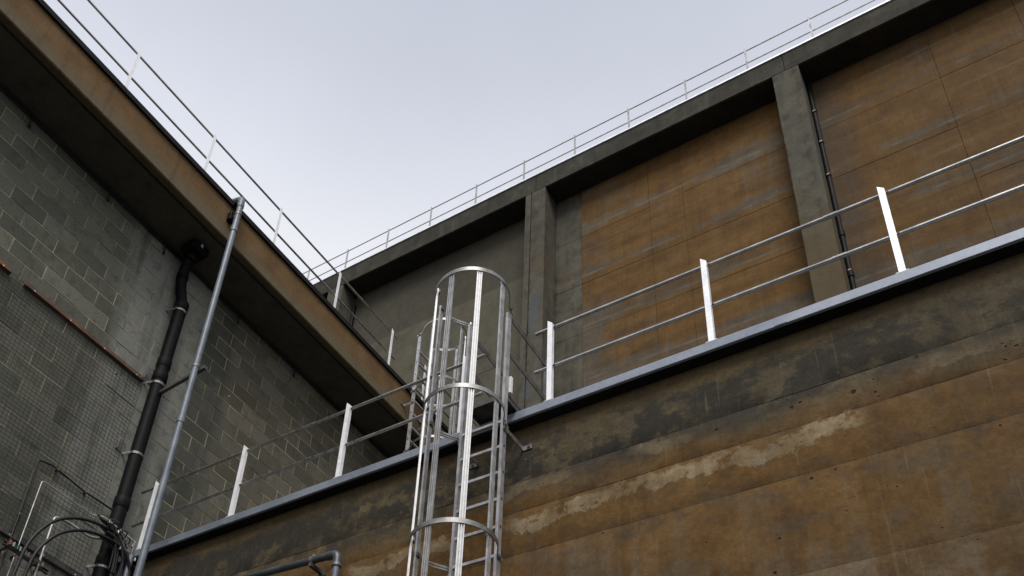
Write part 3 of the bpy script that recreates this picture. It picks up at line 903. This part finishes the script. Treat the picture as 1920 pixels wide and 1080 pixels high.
def cage_ladder(label, loc, rot, ztop, zbot, half, hoops, angs, strap_lo, rungs, brk, cen=0.296, rad=0.330, top_cut=None):
    """local frame: x across the rungs, -y away from the wall, rotated by rot and placed at loc"""
    t = thing('caged_ladder', label, 'ladder', loc, 'caged access ladders')
    c, s_ = math.cos(rot), math.sin(rot)
    T = lambda x, y, z: (loc[0] + c * x - s_ * y, loc[1] + s_ * x + c * y, z)
    up = (0, 0, 1)
    side = lambda x, y: Vector((c * x - s_ * y, s_ * x + c * y, 0))
    for sg in (-1, 1):
        x = sg * half
        z1 = ztop[0 if sg < 0 else 1]
        m = MB().prism([(-0.0125, -0.028), (0.0125, -0.028), (0.0125, 0.028), (-0.0125, 0.028)], T(x, 0, zbot), T(x, 0, z1), side(0, 1))
        st = m.build('stile', MT['alu'], t)
        if sg < 0:
            MB().tube([T(x, -0.005, z1), T(x, -0.005, z1 + 0.03)], [0.017, 0.015], 10).build('cap', MT['alu'], st, True)
        b = MB()
        for zr in rungs:
            if zr > zbot and zr < z1:
                bolt(b, T(x + sg * 0.0125, 0, zr), side(sg, 0), 0.011, 0.006)
        b.build('rung_end', MT['dsteel'], st)
    for zr in rungs:
        MB().prism([(-0.014, -0.013), (0.014, -0.013), (0.014, 0.013), (-0.014, 0.013)], T(-half + 0.0125, 0, zr), T(half - 0.0125, 0, zr), up).build('rung', MT['alu'], t)
    for zh in hoops:
        path = []
        a0 = math.atan2(-0.03 + cen, half + 0.03)
        path.append(T(half + 0.014, 0.055, zh))
        path.append(T(half + 0.014, -0.03, zh))
        n = 40
        A0, A1 = math.asin(min(1, (cen - 0.10) / rad)), math.pi - math.asin(min(1, (cen - 0.10) / rad))
        for i in range(n + 1):
            a = A0 + (A1 - 2 * math.pi - A0) * i / n
            path.append(T(rad * math.cos(a), -cen + rad * math.sin(a), zh))
        path.append(T(-half - 0.014, -0.03, zh))
        path.append(T(-half - 0.014, 0.055, zh))
        h = MB().sweep(fillet(path, 0.03, 3), [(-0.004, -0.021), (0.004, -0.021), (0.004, -0.009), (-0.001, -0.006), (-0.001, 0.0), (0.004, 0.003), (0.004, 0.021), (-0.004, 0.021)]).build('hoop', MT['hoop'], t, True)
        b = MB()
        for a in angs:
            a = R(a)
            p = Vector(T((rad - 0.028) * math.cos(a), -cen + (rad - 0.028) * math.sin(a), zh))
            b.bar(p - side(-math.sin(a), math.cos(a)) * 0.022 + Vector((0, 0, -0.010)), p + side(-math.sin(a), math.cos(a)) * 0.022 + Vector((0, 0, -0.010)), 0.014, 0.034)
        for sg in (-1, 1):
            bolt(b, T(sg * (half + 0.02), 0, zh), side(sg, 0), 0.012, 0.014)
        b.build('clip', MT['dsteel'], h)
    for a in angs:
        a = R(a)
        p = (rad - 0.013) * math.cos(a), -cen + (rad - 0.013) * math.sin(a)
        rad_dir = side(math.cos(a), math.sin(a))
        MB().prism(strap_prof(), T(*p, strap_lo), T(*p, hoops[0] + 0.020), rad_dir).build('strap', MT['alu'], t)
    for z, sg, d in brk:
        m = MB()
        x = sg * (half + 0.018)
        m.bar(T(x, -0.03, z), T(x, d - 0.006, z), 0.008, 0.045)
        m.bar(T(x, d - 0.003, z), T(x + sg * 0.085, d - 0.003, z), 0.006, 0.045)
        bk = m.build('wall_bracket', MT['clamp'], t)
        b = MB()
        bolt(b, T(x + sg * 0.055, d - 0.006, z), side(0, -1), 0.014, 0.012)
        bolt(b, T(x, -0.01, z), side(sg, 0), 0.011, 0.012)
        b.build('bolt', MT['dsteel'], bk)
    return t, T, side

lad_x, lad_y = -3.655, 5.539
ldr, T1, S1 = cage_ladder('tall aluminium caged ladder bolted to the rust stained wall in the middle', (lad_x, lad_y, GZ), 0.0, (6.885, 6.83), GZ, 0.201,
    [6.881, 5.529, 4.231, 2.93, 1.63], (-2, -47, -92, -138, -176), 0.9, [5.579 - 0.2655 * i for i in range(26)], [(5.49, 1, 0.300), (5.49, -1, 0.300), (4.17, -1, 0.300), (2.8, 1, 0.300), (2.8, -1, 0.300), (0.8, 1, 0.300), (0.8, -1, 0.300)])
# walk-through stays and step plate over the coping
for x in (-3.447, -3.862):
    for z0 in (6.80, 6.37):
        m = MB().bar((x, 5.53, z0), (x, 6.24, z0 - 0.025), 0.008, 0.060)
        st = m.build('stay', MT['dsteel'], ldr)
        b = MB(); bolt(b, (x - 0.003, 5.555, z0), (-1, 0, 0), 0.016, 0.012); bolt(b, (x + 0.003, 5.575, z0), (1, 0, 0), 0.011, 0.010)
        b.build('bolt', MT['clamp'], st)
pl = MB()
pl.cbox((-3.83, 5.565, 5.880), (-3.45, 6.25, 5.898), 0.003)
for x in (-3.83, -3.458):
    pl.cbox((x, 5.575, 5.838), (x + 0.008, 6.25, 5.925), 0.002)
pl.cbox((-3.82, 5.560, 5.868), (-3.46, 5.572, 5.925), 0.003)
pl.build('step_plate', MT['dsteel'], ldr)
for x in (-3.862, -3.447):
    MB().bar((x, 6.22, 5.76), (x, 6.22, 6.82), 0.03, 0.03, (0, 1, 0)).build('stay_post', MT['dsteel'], ldr)
MB().bar((-3.44, 5.60, 5.93), (-3.44, 5.60, 6.11), 0.022, 0.03, (0, 1, 0)).build('stay_cleat', MT['post'], ldr)

ld2, T2, S2 = cage_ladder('smaller caged ladder behind, rising from the terrace to the brown roof edge', (-7.60, 9.676, 5.70), R(90), (12.09, 12.09), 5.70, 0.182,
    [12.085, 10.86, 9.65, 8.45], (-4, -48, -92, -137, -177), 7.9, [11.75 - 0.2655 * i for i in range(22)], [(10.62, 1, 0.155), (10.42, 1, 0.155), (10.62, -1, 0.155)], 0.36, 0.355)

# ------------------------------------------------------------------ black drainpipe on the block wall
dp = thing('drainpipe', 'thick black plastic drainpipe with a swan neck running down the grey block wall', 'drainpipe', (-8.38, 5.53, GZ))
px, py = -8.385, 5.525
MB().tube([(px, py, GZ), (px, py, 9.46)], 0.082, 20).build('pipe', MT['black'], dp, True)
MB().tube(fillet([(px, py, 9.46), (px, py, 9.55), (px, 5.425, 9.80), (px, 5.405, 10.02), (px + 0.05, 5.385, 10.14), (px + 0.14, 5.375, 10.34)], 0.08), 0.070, 20).build('swan_neck', MT['black'], dp, True)
for z, r_ in ((9.50, 0.094), (8.50, 0.090), (8.28, 0.094), (6.38, 0.092), (5.60, 0.094), (3.0, 0.094)):
    MB().tube([(px, py, z - 0.075), (px, py, z - 0.06), (px, py, z + 0.06), (px, py, z + 0.075)], [0.083, r_, r_, 0.083], 20).build('collar', MT['black'], dp, True)
for z in (9.96,):
    MB().tube([(px, 5.412, z - 0.04), (px, 5.408, z + 0.04)], 0.079, 20).build('collar', MT['black'], dp, True)
MB().cbox((px + 0.03, 5.22, 10.23), (px + 0.32, 5.50, ZT - 0.004), 0.04).build('hopper', MT['black'], dp)
MB().tube([(px + 0.10, 5.378, 10.20), (px + 0.15, 5.372, 10.30)], 0.085, 20).build('spigot', MT['black'], dp, True)
MB().cbox((px + 0.321, 5.33, 10.28), (px + 0.326, 5.37, 10.34), 0.001).build('tag', MT['zinc'], dp)
for z in (9.40, 8.15, 7.06, 5.52, 3.4):
    m = MB().tube([(px, py, z - 0.016), (px, py, z + 0.016)], 0.0885, 20)
    m.bar((px - 0.05, py - 0.095, z), (BX - 0.0, py - 0.125, z), 0.006, 0.032)
    m.bar((px + 0.0, py - 0.085, z), (px - 0.06, py - 0.105, z), 0.010, 0.034)
    cl = m.build('clamp', MT['clamp'], dp)
    b = MB(); bolt(b, (px + 0.02, py - 0.10, z), (1, 0, 0), 0.009, 0.02); b.build('bolt', MT['dsteel'], cl)

# grey conduit that stands off the wall and hooks over the roof edge
vp = thing('vent_pipe', 'slim blue grey pipe before the block wall, hooking over the brown roof edge', 'pipe', (-7.6, 5.43, GZ))
vx, vy = -7.60, 5.425
MB().tube([(vx, vy, GZ), (vx, vy, 10.93)], 0.040, 18).build('pipe', MT['conduit'], vp, True)
MB().tube(fillet([(vx, vy, 10.88), (vx, vy, 11.04), (vx - 0.22, vy - 0.005, 11.10), (vx - 0.5, vy - 0.01, 11.11)], 0.07), 0.043, 18).build('elbow', MT['conduit'], vp, True)
for z, r_ in ((10.90, 0.047), (10.42, 0.048), (10.44, 0.0455), (7.2, 0.047), (3.1, 0.047)):
    MB().tube([(vx, vy, z - 0.035), (vx, vy, z + 0.035)], r_, 18).build('collar', MT['conduit'], vp, True)
for z in (10.72, 8.02, 4.6):
    m = MB().tube([(vx, vy, z - 0.013), (vx, vy, z + 0.013)], 0.046, 18)
    m.cbox((vx - 0.075, vy - 0.016, z - 0.014), (vx - 0.04, vy + 0.016, z + 0.014), 0.003)
    m.build('clamp', MT['clamp'], vp)
MB().cbox((SF + 0.001, vy - 0.05, 10.66), (SF + 0.075, vy + 0.04, 10.80), 0.006).build('standoff_block', MT['black'], vp)
MB().cbox((SF + 0.042, vy - 0.035, 10.965), (vx - 0.045, vy + 0.035, 11.055), 0.006).build('roof_clip', MT['black'], vp)
m = MB().prism([(-0.021, -0.021), (0.021, -0.021), (0.021, 0.021), (0.012, 0.021), (0.012, -0.012), (-0.012, -0.012), (-0.012, 0.021), (-0.021, 0.021)], (BX + 0.002, 5.56, 8.03), (-7.47, 5.47, 7.99))
m.build('strut', MT['dsteel'], vp)
for z in (4.6,):
    MB().bar((BX + 0.002, vy, z), (-7.5, vy, z), 0.04, 0.04).build('strut', MT['dsteel'], vp)

# further thin blue-grey tubes dropping below the first post
for i, (x, y, zt, r_, lab) in enumerate(((-8.19, 5.70, 5.74, 0.030, 'short blue grey tube dropping from under the leftmost white post'),
                                         (-8.27, 5.66, 5.64, 0.017, 'thin dark tube just left of the blue grey tube at the wall corner'),
                                         (-8.30, 5.60, 5.60, 0.014, 'thinnest grey tube beside the black drainpipe at the wall corner'))):
    MB_ = MB().tube([(x, y, GZ), (x, y, zt)], r_, 14)
    o = MB_.build('tube', MT['conduit'] if i == 0 else MT['gpipe'], None, True)
    o['label'] = lab; o['category'] = 'pipe'; o['group'] = 'tubes in the wall corner'

# ------------------------------------------------------------------ pipe with an elbow low on the cast wall
bp = thing('water_pipe', 'weathered grey pipe with an elbow low on the rust stained cast wall', 'pipe', (-5.4, 5.73, 4.9))
ey = 5.70
zp = lambda x: 4.885 + (x + 5.25) * -0.048
MB().tube([(-8.2, ey, zp(-8.2)), (-5.29, ey, zp(-5.29))], 0.034, 18).build('pipe', MT['gpipe'], bp, True)
MB().tube(fillet([(-5.33, ey, zp(-5.33)), (-5.21, ey, zp(-5.21)), (-5.205, ey, 4.76)], 0.06), 0.041, 18).build('elbow', MT['gpipe'], bp, True)
MB().tube([(-5.205, ey, 4.775), (-5.205, ey, 4.745)], 0.046, 18).build('collar', MT['clamp'], bp, True)
MB().tube([(-5.205, ey, 4.76), (-5.205, ey, GZ)], 0.033, 18).build('downpipe', MT['conduit'], bp, True)
MB().tube([(-5.205, ey, 4.62), (-5.205, ey, 4.585)], 0.039, 18).build('collar', MT['clamp'], bp, True)
for x in (-5.50, -7.2):
    m = MB().tube([(x - 0.012, ey, zp(x)), (x + 0.012, ey, zp(x))], 0.041, 18)
    m.cbox((x - 0.014, ey - 0.008, zp(x) + 0.036), (x + 0.014, ey + 0.008, zp(x) + 0.062), 0.002)
    m.build('clamp', MT['clamp'], bp)
    m = MB().bar((x, ey - 0.03, zp(x) - 0.058), (x, WY - 0.004, zp(x) - 0.058), 0.034, 0.034)
    m.bar((x - 0.03, WY - 0.006, zp(x) - 0.058), (x + 0.05, WY - 0.006, zp(x) - 0.058), 0.010, 0.07)
    m.build('bracket', MT['dsteel'], bp)

# ------------------------------------------------------------------ pipes in the recesses of the tall building
def recess_pipe(x, y, z0, z1, r_, clips, lab, kink):
    t = thing('downpipe', lab, 'pipe', (x, y, 5.7), 'black downpipes in the recesses of the tall building')
    MB().tube([(x, y, z0), (x, y, z1 - 0.1), (x, y + 0.03, z1)], r_, 14).build('pipe', MT['black'], t, True)
    for z in kink:
        MB().tube([(x, y, z - 0.06), (x, y, z + 0.06)], r_ * 1.3, 14).build('collar', MT['black'], t, True)
    for z in clips:
        m = MB().tube([(x, y, z - 0.012), (x, y, z + 0.012)], r_ * 1.18, 12)
        m.cbox((x - 0.012, y + r_, z - 0.012), (x + 0.012, RY - 0.004, z + 0.012), 0.002)
        c = m.build('clip', MT['black'], t)
        MB().cbox((x - r_ * .5, y - r_ * 1.4, z - 0.022), (x + r_ * .8, y - r_ * 1.1, z + 0.022), 0.004).build('screw_head', MT['clamp'], c)
recess_pipe(-1.735, 14.29, 5.7, 20.86, 0.046, (19.80, 18.77, 17.72, 14.98, 13.0), 'black downpipe with white clips beside the right hand pier', (16.0, 14.9))
recess_pipe(-13.84, 14.30, 5.7, 20.5, 0.045, (19.6, 18.0, 16.0), 'black downpipe in the recess beside the far left pier', (17.0,))

# ------------------------------------------------------------------ soffit cable with its hooks
sc = thing('soffit_cable', 'pair of dark cables clipped along the junction of block wall and roof soffit', 'cable', (-8.47, 4.0, 10.34))
for dz, r_ in ((0.0, 0.014), (-0.042, 0.011)):
    path = [(BX + 0.022 + 0.004 * math.sin(y * 3.1), y, 10.345 + dz + 0.006 * math.sin(y * 5.2 + dz * 50)) for y in [YA + 0.25 * i for i in range(70)]]
    MB().tube(path, r_, 8).build('cable', MT['rubber'], sc, True)
for y in (1.7, 2.90, 4.11, 5.07, 6.50, 7.72, 8.95):
    m = MB().tube(fillet([(BX + 0.01, y, 10.33), (BX + 0.05, y, 10.30), (BX + 0.05, y + 0.01, 10.19), (BX + 0.02, y + 0.035, 10.15), (BX + 0.012, y + 0.04, 10.19)], 0.02), 0.012, 8)
    m.build('hook', MT['rubber'], sc, True)

# ------------------------------------------------------------------ bird mesh and the angle bars that hold it
def angle_bar(ya, yb, z, lab, mt='rusty'):
    t = thing('angle_bar', lab, 'metal bar', (BX + 0.02, (ya + yb) / 2, z), 'steel angle bars holding the wire mesh')
    m = MB()
    m.cbox((BX + 0.002, ya, z - 0.035), (BX + 0.010, yb, z + 0.062), 0.002)
    m.cbox((BX + 0.0105, ya, z - 0.035), (BX + 0.055, yb, z - 0.027), 0.002)
    b = m.build('bar', MT[mt], t)
    n = max(2, int((yb - ya) / 0.36))
    for i in range(n):
        y = ya + 0.14 + (yb - ya - 0.24) * i / (n - 1)
        q = MB(); bolt(q, (BX + 0.010, y, z + 0.008), (1, 0, 0), 0.0095, 0.010)
        q.build('bolt', MT['zinc'], b)
angle_bar(1.6, 3.42, 8.160, 'rust orange angle bar end on the block wall at the left edge of the picture')
angle_bar(3.60, 5.37, 8.160, 'long rusty red brown angle bar bolted across the blocks above the wire mesh')
angle_bar(3.9, 5.40, 5.345, 'dark angle bar bolted along the bottom of the wire mesh', 'dsteel')
m = MB()
ymin, ymax, zmin, zmax, sp = 1.8, 5.37, 5.33, 8.15, 0.052
def bulge(y, z):
    return BX + 0.020 + 0.018 * (0.5 + mnoise.noise(Vector((y * 1.3, z * 1.3, 2.0))))
wr = 0.0016
ny = int((ymax - ymin) / sp)
nzc = int((zmax - zmin) / sp)
def wire(pts):
    return m.sweep(pts, [(-wr, -wr), (wr, -wr), (wr, wr), (-wr, wr)], (1, 0, 0))
for i in range(ny + 1):
    y = ymax - i * sp
    wire([(bulge(y, z), y + 0.010 * mnoise.noise(Vector((y, z * 1.1, 8))), z) for z in [zmin + (zmax - zmin) * k / 9 for k in range(10)]])
for j in range(nzc + 1):
    z = zmin + j * sp
    wire([(bulge(y, z) + 0.002, y, z + 0.010 * mnoise.noise(Vector((y * 1.1, z, 3)))) for y in [ymin + (ymax - ymin) * k / 9 for k in range(10)]])
wm = m.build('wire_mesh', MT['wire'])
wm['label'] = 'square wire mesh stretched over the lower left block wall'
wm['category'] = 'wire mesh'

# small zinc plates by the drainpipe clamps
for y, z, lab in ((5.385, 8.27, 'upper small zinc angle plate fixed to the blocks beside the black drainpipe'), (5.325, 7.14, 'lower small zinc angle plate fixed to the blocks beside the black drainpipe')):
    m = MB().cbox((BX + 0.003, y - 0.03, z - 0.08), (BX + 0.008, y + 0.10, z + 0.08), 0.002)
    m.cbox((BX + 0.009, y - 0.03, z - 0.08), (BX + 0.05, y - 0.025, z + 0.08), 0.002)
    o = m.build('angle_plate', MT['clamp'])
    o['label'] = lab; o['category'] = 'bracket'; o['group'] = 'zinc plates beside the drainpipe'

# ------------------------------------------------------------------ cables and conduits at the lower left
def conduit(name, label, path, r_, mt, rad=0.06, clips=(), group='cables and conduits on the block wall', n=10):
    P = fillet(path, rad)
    if clips:
        t = thing(name, label, 'cable' if 'cable' in name or 'hose' in name else 'conduit', path[0], group)
        MB().tube(P, r_, n).build('tube', mt, t, True)
        for (x, y, z) in clips:
            MB().cbox((BX + 0.002, y - 0.012, z - 0.014), (x + r_ + 0.004, y + 0.012, z + 0.014), 0.003).build('clip', MT['dsteel'], t)
        return t
    o = MB().tube(P, r_, n).build(name, mt, None, True)
    o['label'] = label; o['category'] = 'cable' if 'cable' in name or 'hose' in name else 'conduit'; o['group'] = group
    return o
conduit('power_cable', 'dark grey cable rising on the mesh then turning right to the drainpipe', [(-8.46, 4.50, 3.0), (-8.46, 4.47, 5.2), (-8.46, 4.455, 6.29), (-8.46, 4.62, 6.335), (-8.46, 5.05, 6.29), (-8.46, 5.60, 6.30)], 0.011, MT['rubber'], 0.04,
        [(-8.46, 4.47, 5.60), (-8.46, 4.70, 6.325), (-8.46, 5.1, 6.288)])
conduit('thin_conduit', 'slim silver conduit bent square over the wire mesh', [(-8.44, 4.553, 3.0), (-8.44, 4.568, 6.085), (-8.44, 5.25, 6.075), (-8.38, 5.36, 6.10), (-8.20, 5.72, 5.92)], 0.0075, MT['silver'], 0.04,
        [(-8.44, 4.56, 5.15)])
conduit('bent_conduit', 'thicker silver conduit bent to the right below the black hoses', [(-8.35, 4.79, 3.0), (-8.35, 4.785, 5.735), (-8.35, 4.98, 5.765), (-8.30, 5.22, 5.72), (-8.25, 5.42, 5.80), (-8.20, 5.66, 5.76)], 0.0145, MT['silver'], 0.05,
        [(-8.35, 4.787, 5.17)])
def arc(p):
    return p
conduit('black_hose', 'upper of two black hoses arching from the clamp rail to the drainpipe', [(-8.26, 4.52, 3.2), (-8.26, 4.52, 4.9), (-8.24, 4.54, 5.28), (-8.22, 4.72, 5.62), (-8.21, 4.98, 5.80), (-8.20, 5.25, 5.865), (-8.20, 5.48, 5.87)], 0.0185, MT['rubber'], 0.3, n=12)
conduit('black_hose', 'lower of two black hoses arching from the clamp rail to the drainpipe', [(-8.26, 4.63, 3.2), (-8.26, 4.63, 4.9), (-8.24, 4.645, 5.20), (-8.22, 4.80, 5.50), (-8.21, 5.03, 5.68), (-8.20, 5.28, 5.755), (-8.20, 5.50, 5.77)], 0.0185, MT['rubber'], 0.3, n=12)

cr_ = thing('clamp_rail', 'slotted steel rail clamping the cables at the lower left corner', 'cable clamp', (-8.35, 4.62, 5.15), 'cable supports on the block wall')
MB().prism([(-0.02, -0.02), (0.02, -0.02), (0.02, 0.02), (0.012, 0.02), (0.012, -0.012), (-0.012, -0.012), (-0.012, 0.02), (-0.02, 0.02)], (-8.36, 4.36, 5.165), (-8.36, 4.92, 5.125), (1, 0, 0)).build('rail', MT['dsteel'], cr_)
for y, mt in ((4.40, 'copper'), (4.44, 'clamp'), (4.49, 'teal'), (4.52, 'clamp'), (4.575, 'silver'), (4.62, 'clamp'), (4.665, 'clamp'), (4.74, 'dsteel'), (4.80, 'clamp')):
    zc = 5.165 - (y - 4.36) * 0.07
    MB().cbox((-8.345, y - 0.012, zc - 0.028), (-8.285, y + 0.012, zc + 0.028), 0.006).build('saddle', MT[mt], cr_)
for y in (4.42, 4.85):
    MB().bar((BX + 0.002, y, 5.15), (-8.375, y, 5.15), 0.03, 0.03).build('bracket', MT['dsteel'], cr_)

cb = thing('cable_tray', 'cluster of black cables and clamps crossing the drainpipe below the leftmost post', 'cable tray', (-8.2, 5.6, 5.8), 'cable supports on the block wall')
rng = random.Random(4)
for k in range(10):
    y0 = 5.28 + 0.030 * k
    z0 = 5.93 - 0.028 * k + rng.uniform(-0.02, 0.02)
    x0 = -8.24 + rng.uniform(0, 0.06)
    P = fillet([(x0, y0 - 0.10, z0 + 0.05), (x0 + 0.03, y0 + 0.02, z0 + rng.uniform(-0.02, 0.05)), (x0 + 0.04, y0 + 0.12, z0 - 0.06), (x0 + 0.02, y0 + 0.20, z0 - 0.16 - rng.uniform(0, 0.1)), (x0 + 0.01, y0 + 0.22, z0 - 0.45)], 0.08)
    MB().tube(P, 0.010 + 0.004 * (k % 3), 8).build('cable', MT['rubber'], cb, True)
for k in range(5):
    c = Vector((-8.17, 5.33 + 0.062 * k, 5.93 - 0.022 * k + 0.03 * (k % 2)))
    P = [c + Vector((0.02 * math.sin(a * 2), 0.035 * math.cos(a), 0.05 * math.sin(a))) for a in [i * 0.42 for i in range(16)]]
    MB().tube(P, 0.008, 8).build('cable_loop', MT['rubber'], cb, True)
MB().prism([(-0.018, -0.018), (0.018, -0.018), (0.018, 0.018), (-0.018, 0.018)], (-8.26, 5.28, 5.90), (-8.26, 5.86, 5.74), (1, 0, 0)).build('rail', MT['dsteel'], cb)
MB().prism([(-0.018, -0.018), (0.018, -0.018), (0.018, 0.018), (-0.018, 0.018)], (-8.24, 5.30, 5.78), (-8.24, 5.84, 5.66), (1, 0, 0)).build('rail', MT['dsteel'], cb)
for y, z, mt in ((5.30, 5.93, 'clamp'), (5.44, 5.88, 'silver'), (5.56, 5.86, 'dsteel'), (5.60, 5.79, 'copper'), (5.66, 5.83, 'clamp'), (5.74, 5.70, 'silver'), (5.52, 5.72, 'clamp')):
    MB().cbox((-8.18, y - 0.010, z - 0.022), (-8.150, y + 0.010, z + 0.022), 0.005).build('saddle', MT[mt], cb)
for y in (5.70, 5.745):
    MB().tube([(-8.20, y, 5.72), (-8.20, y, 5.92)], 0.006, 8).build('threaded_rod', MT['silver'], cb, True)

# fixings left on the block wall
for y, z, lab in ((5.02, 7.98, 'small dark plug hole cover in the pale blocks left of the drainpipe'), (6.70, 8.95, 'tiny pale anchor left in the blocks right of the grey pipe')):
    q = MB(); bolt(q, (BX + 0.001, y, z), (1, 0, 0), 0.012, 0.012)
    o = q.build('wall_anchor', MT['dsteel' if y < 6 else 'zinc'])
    o['label'] = lab; o['category'] = 'wall anchor'
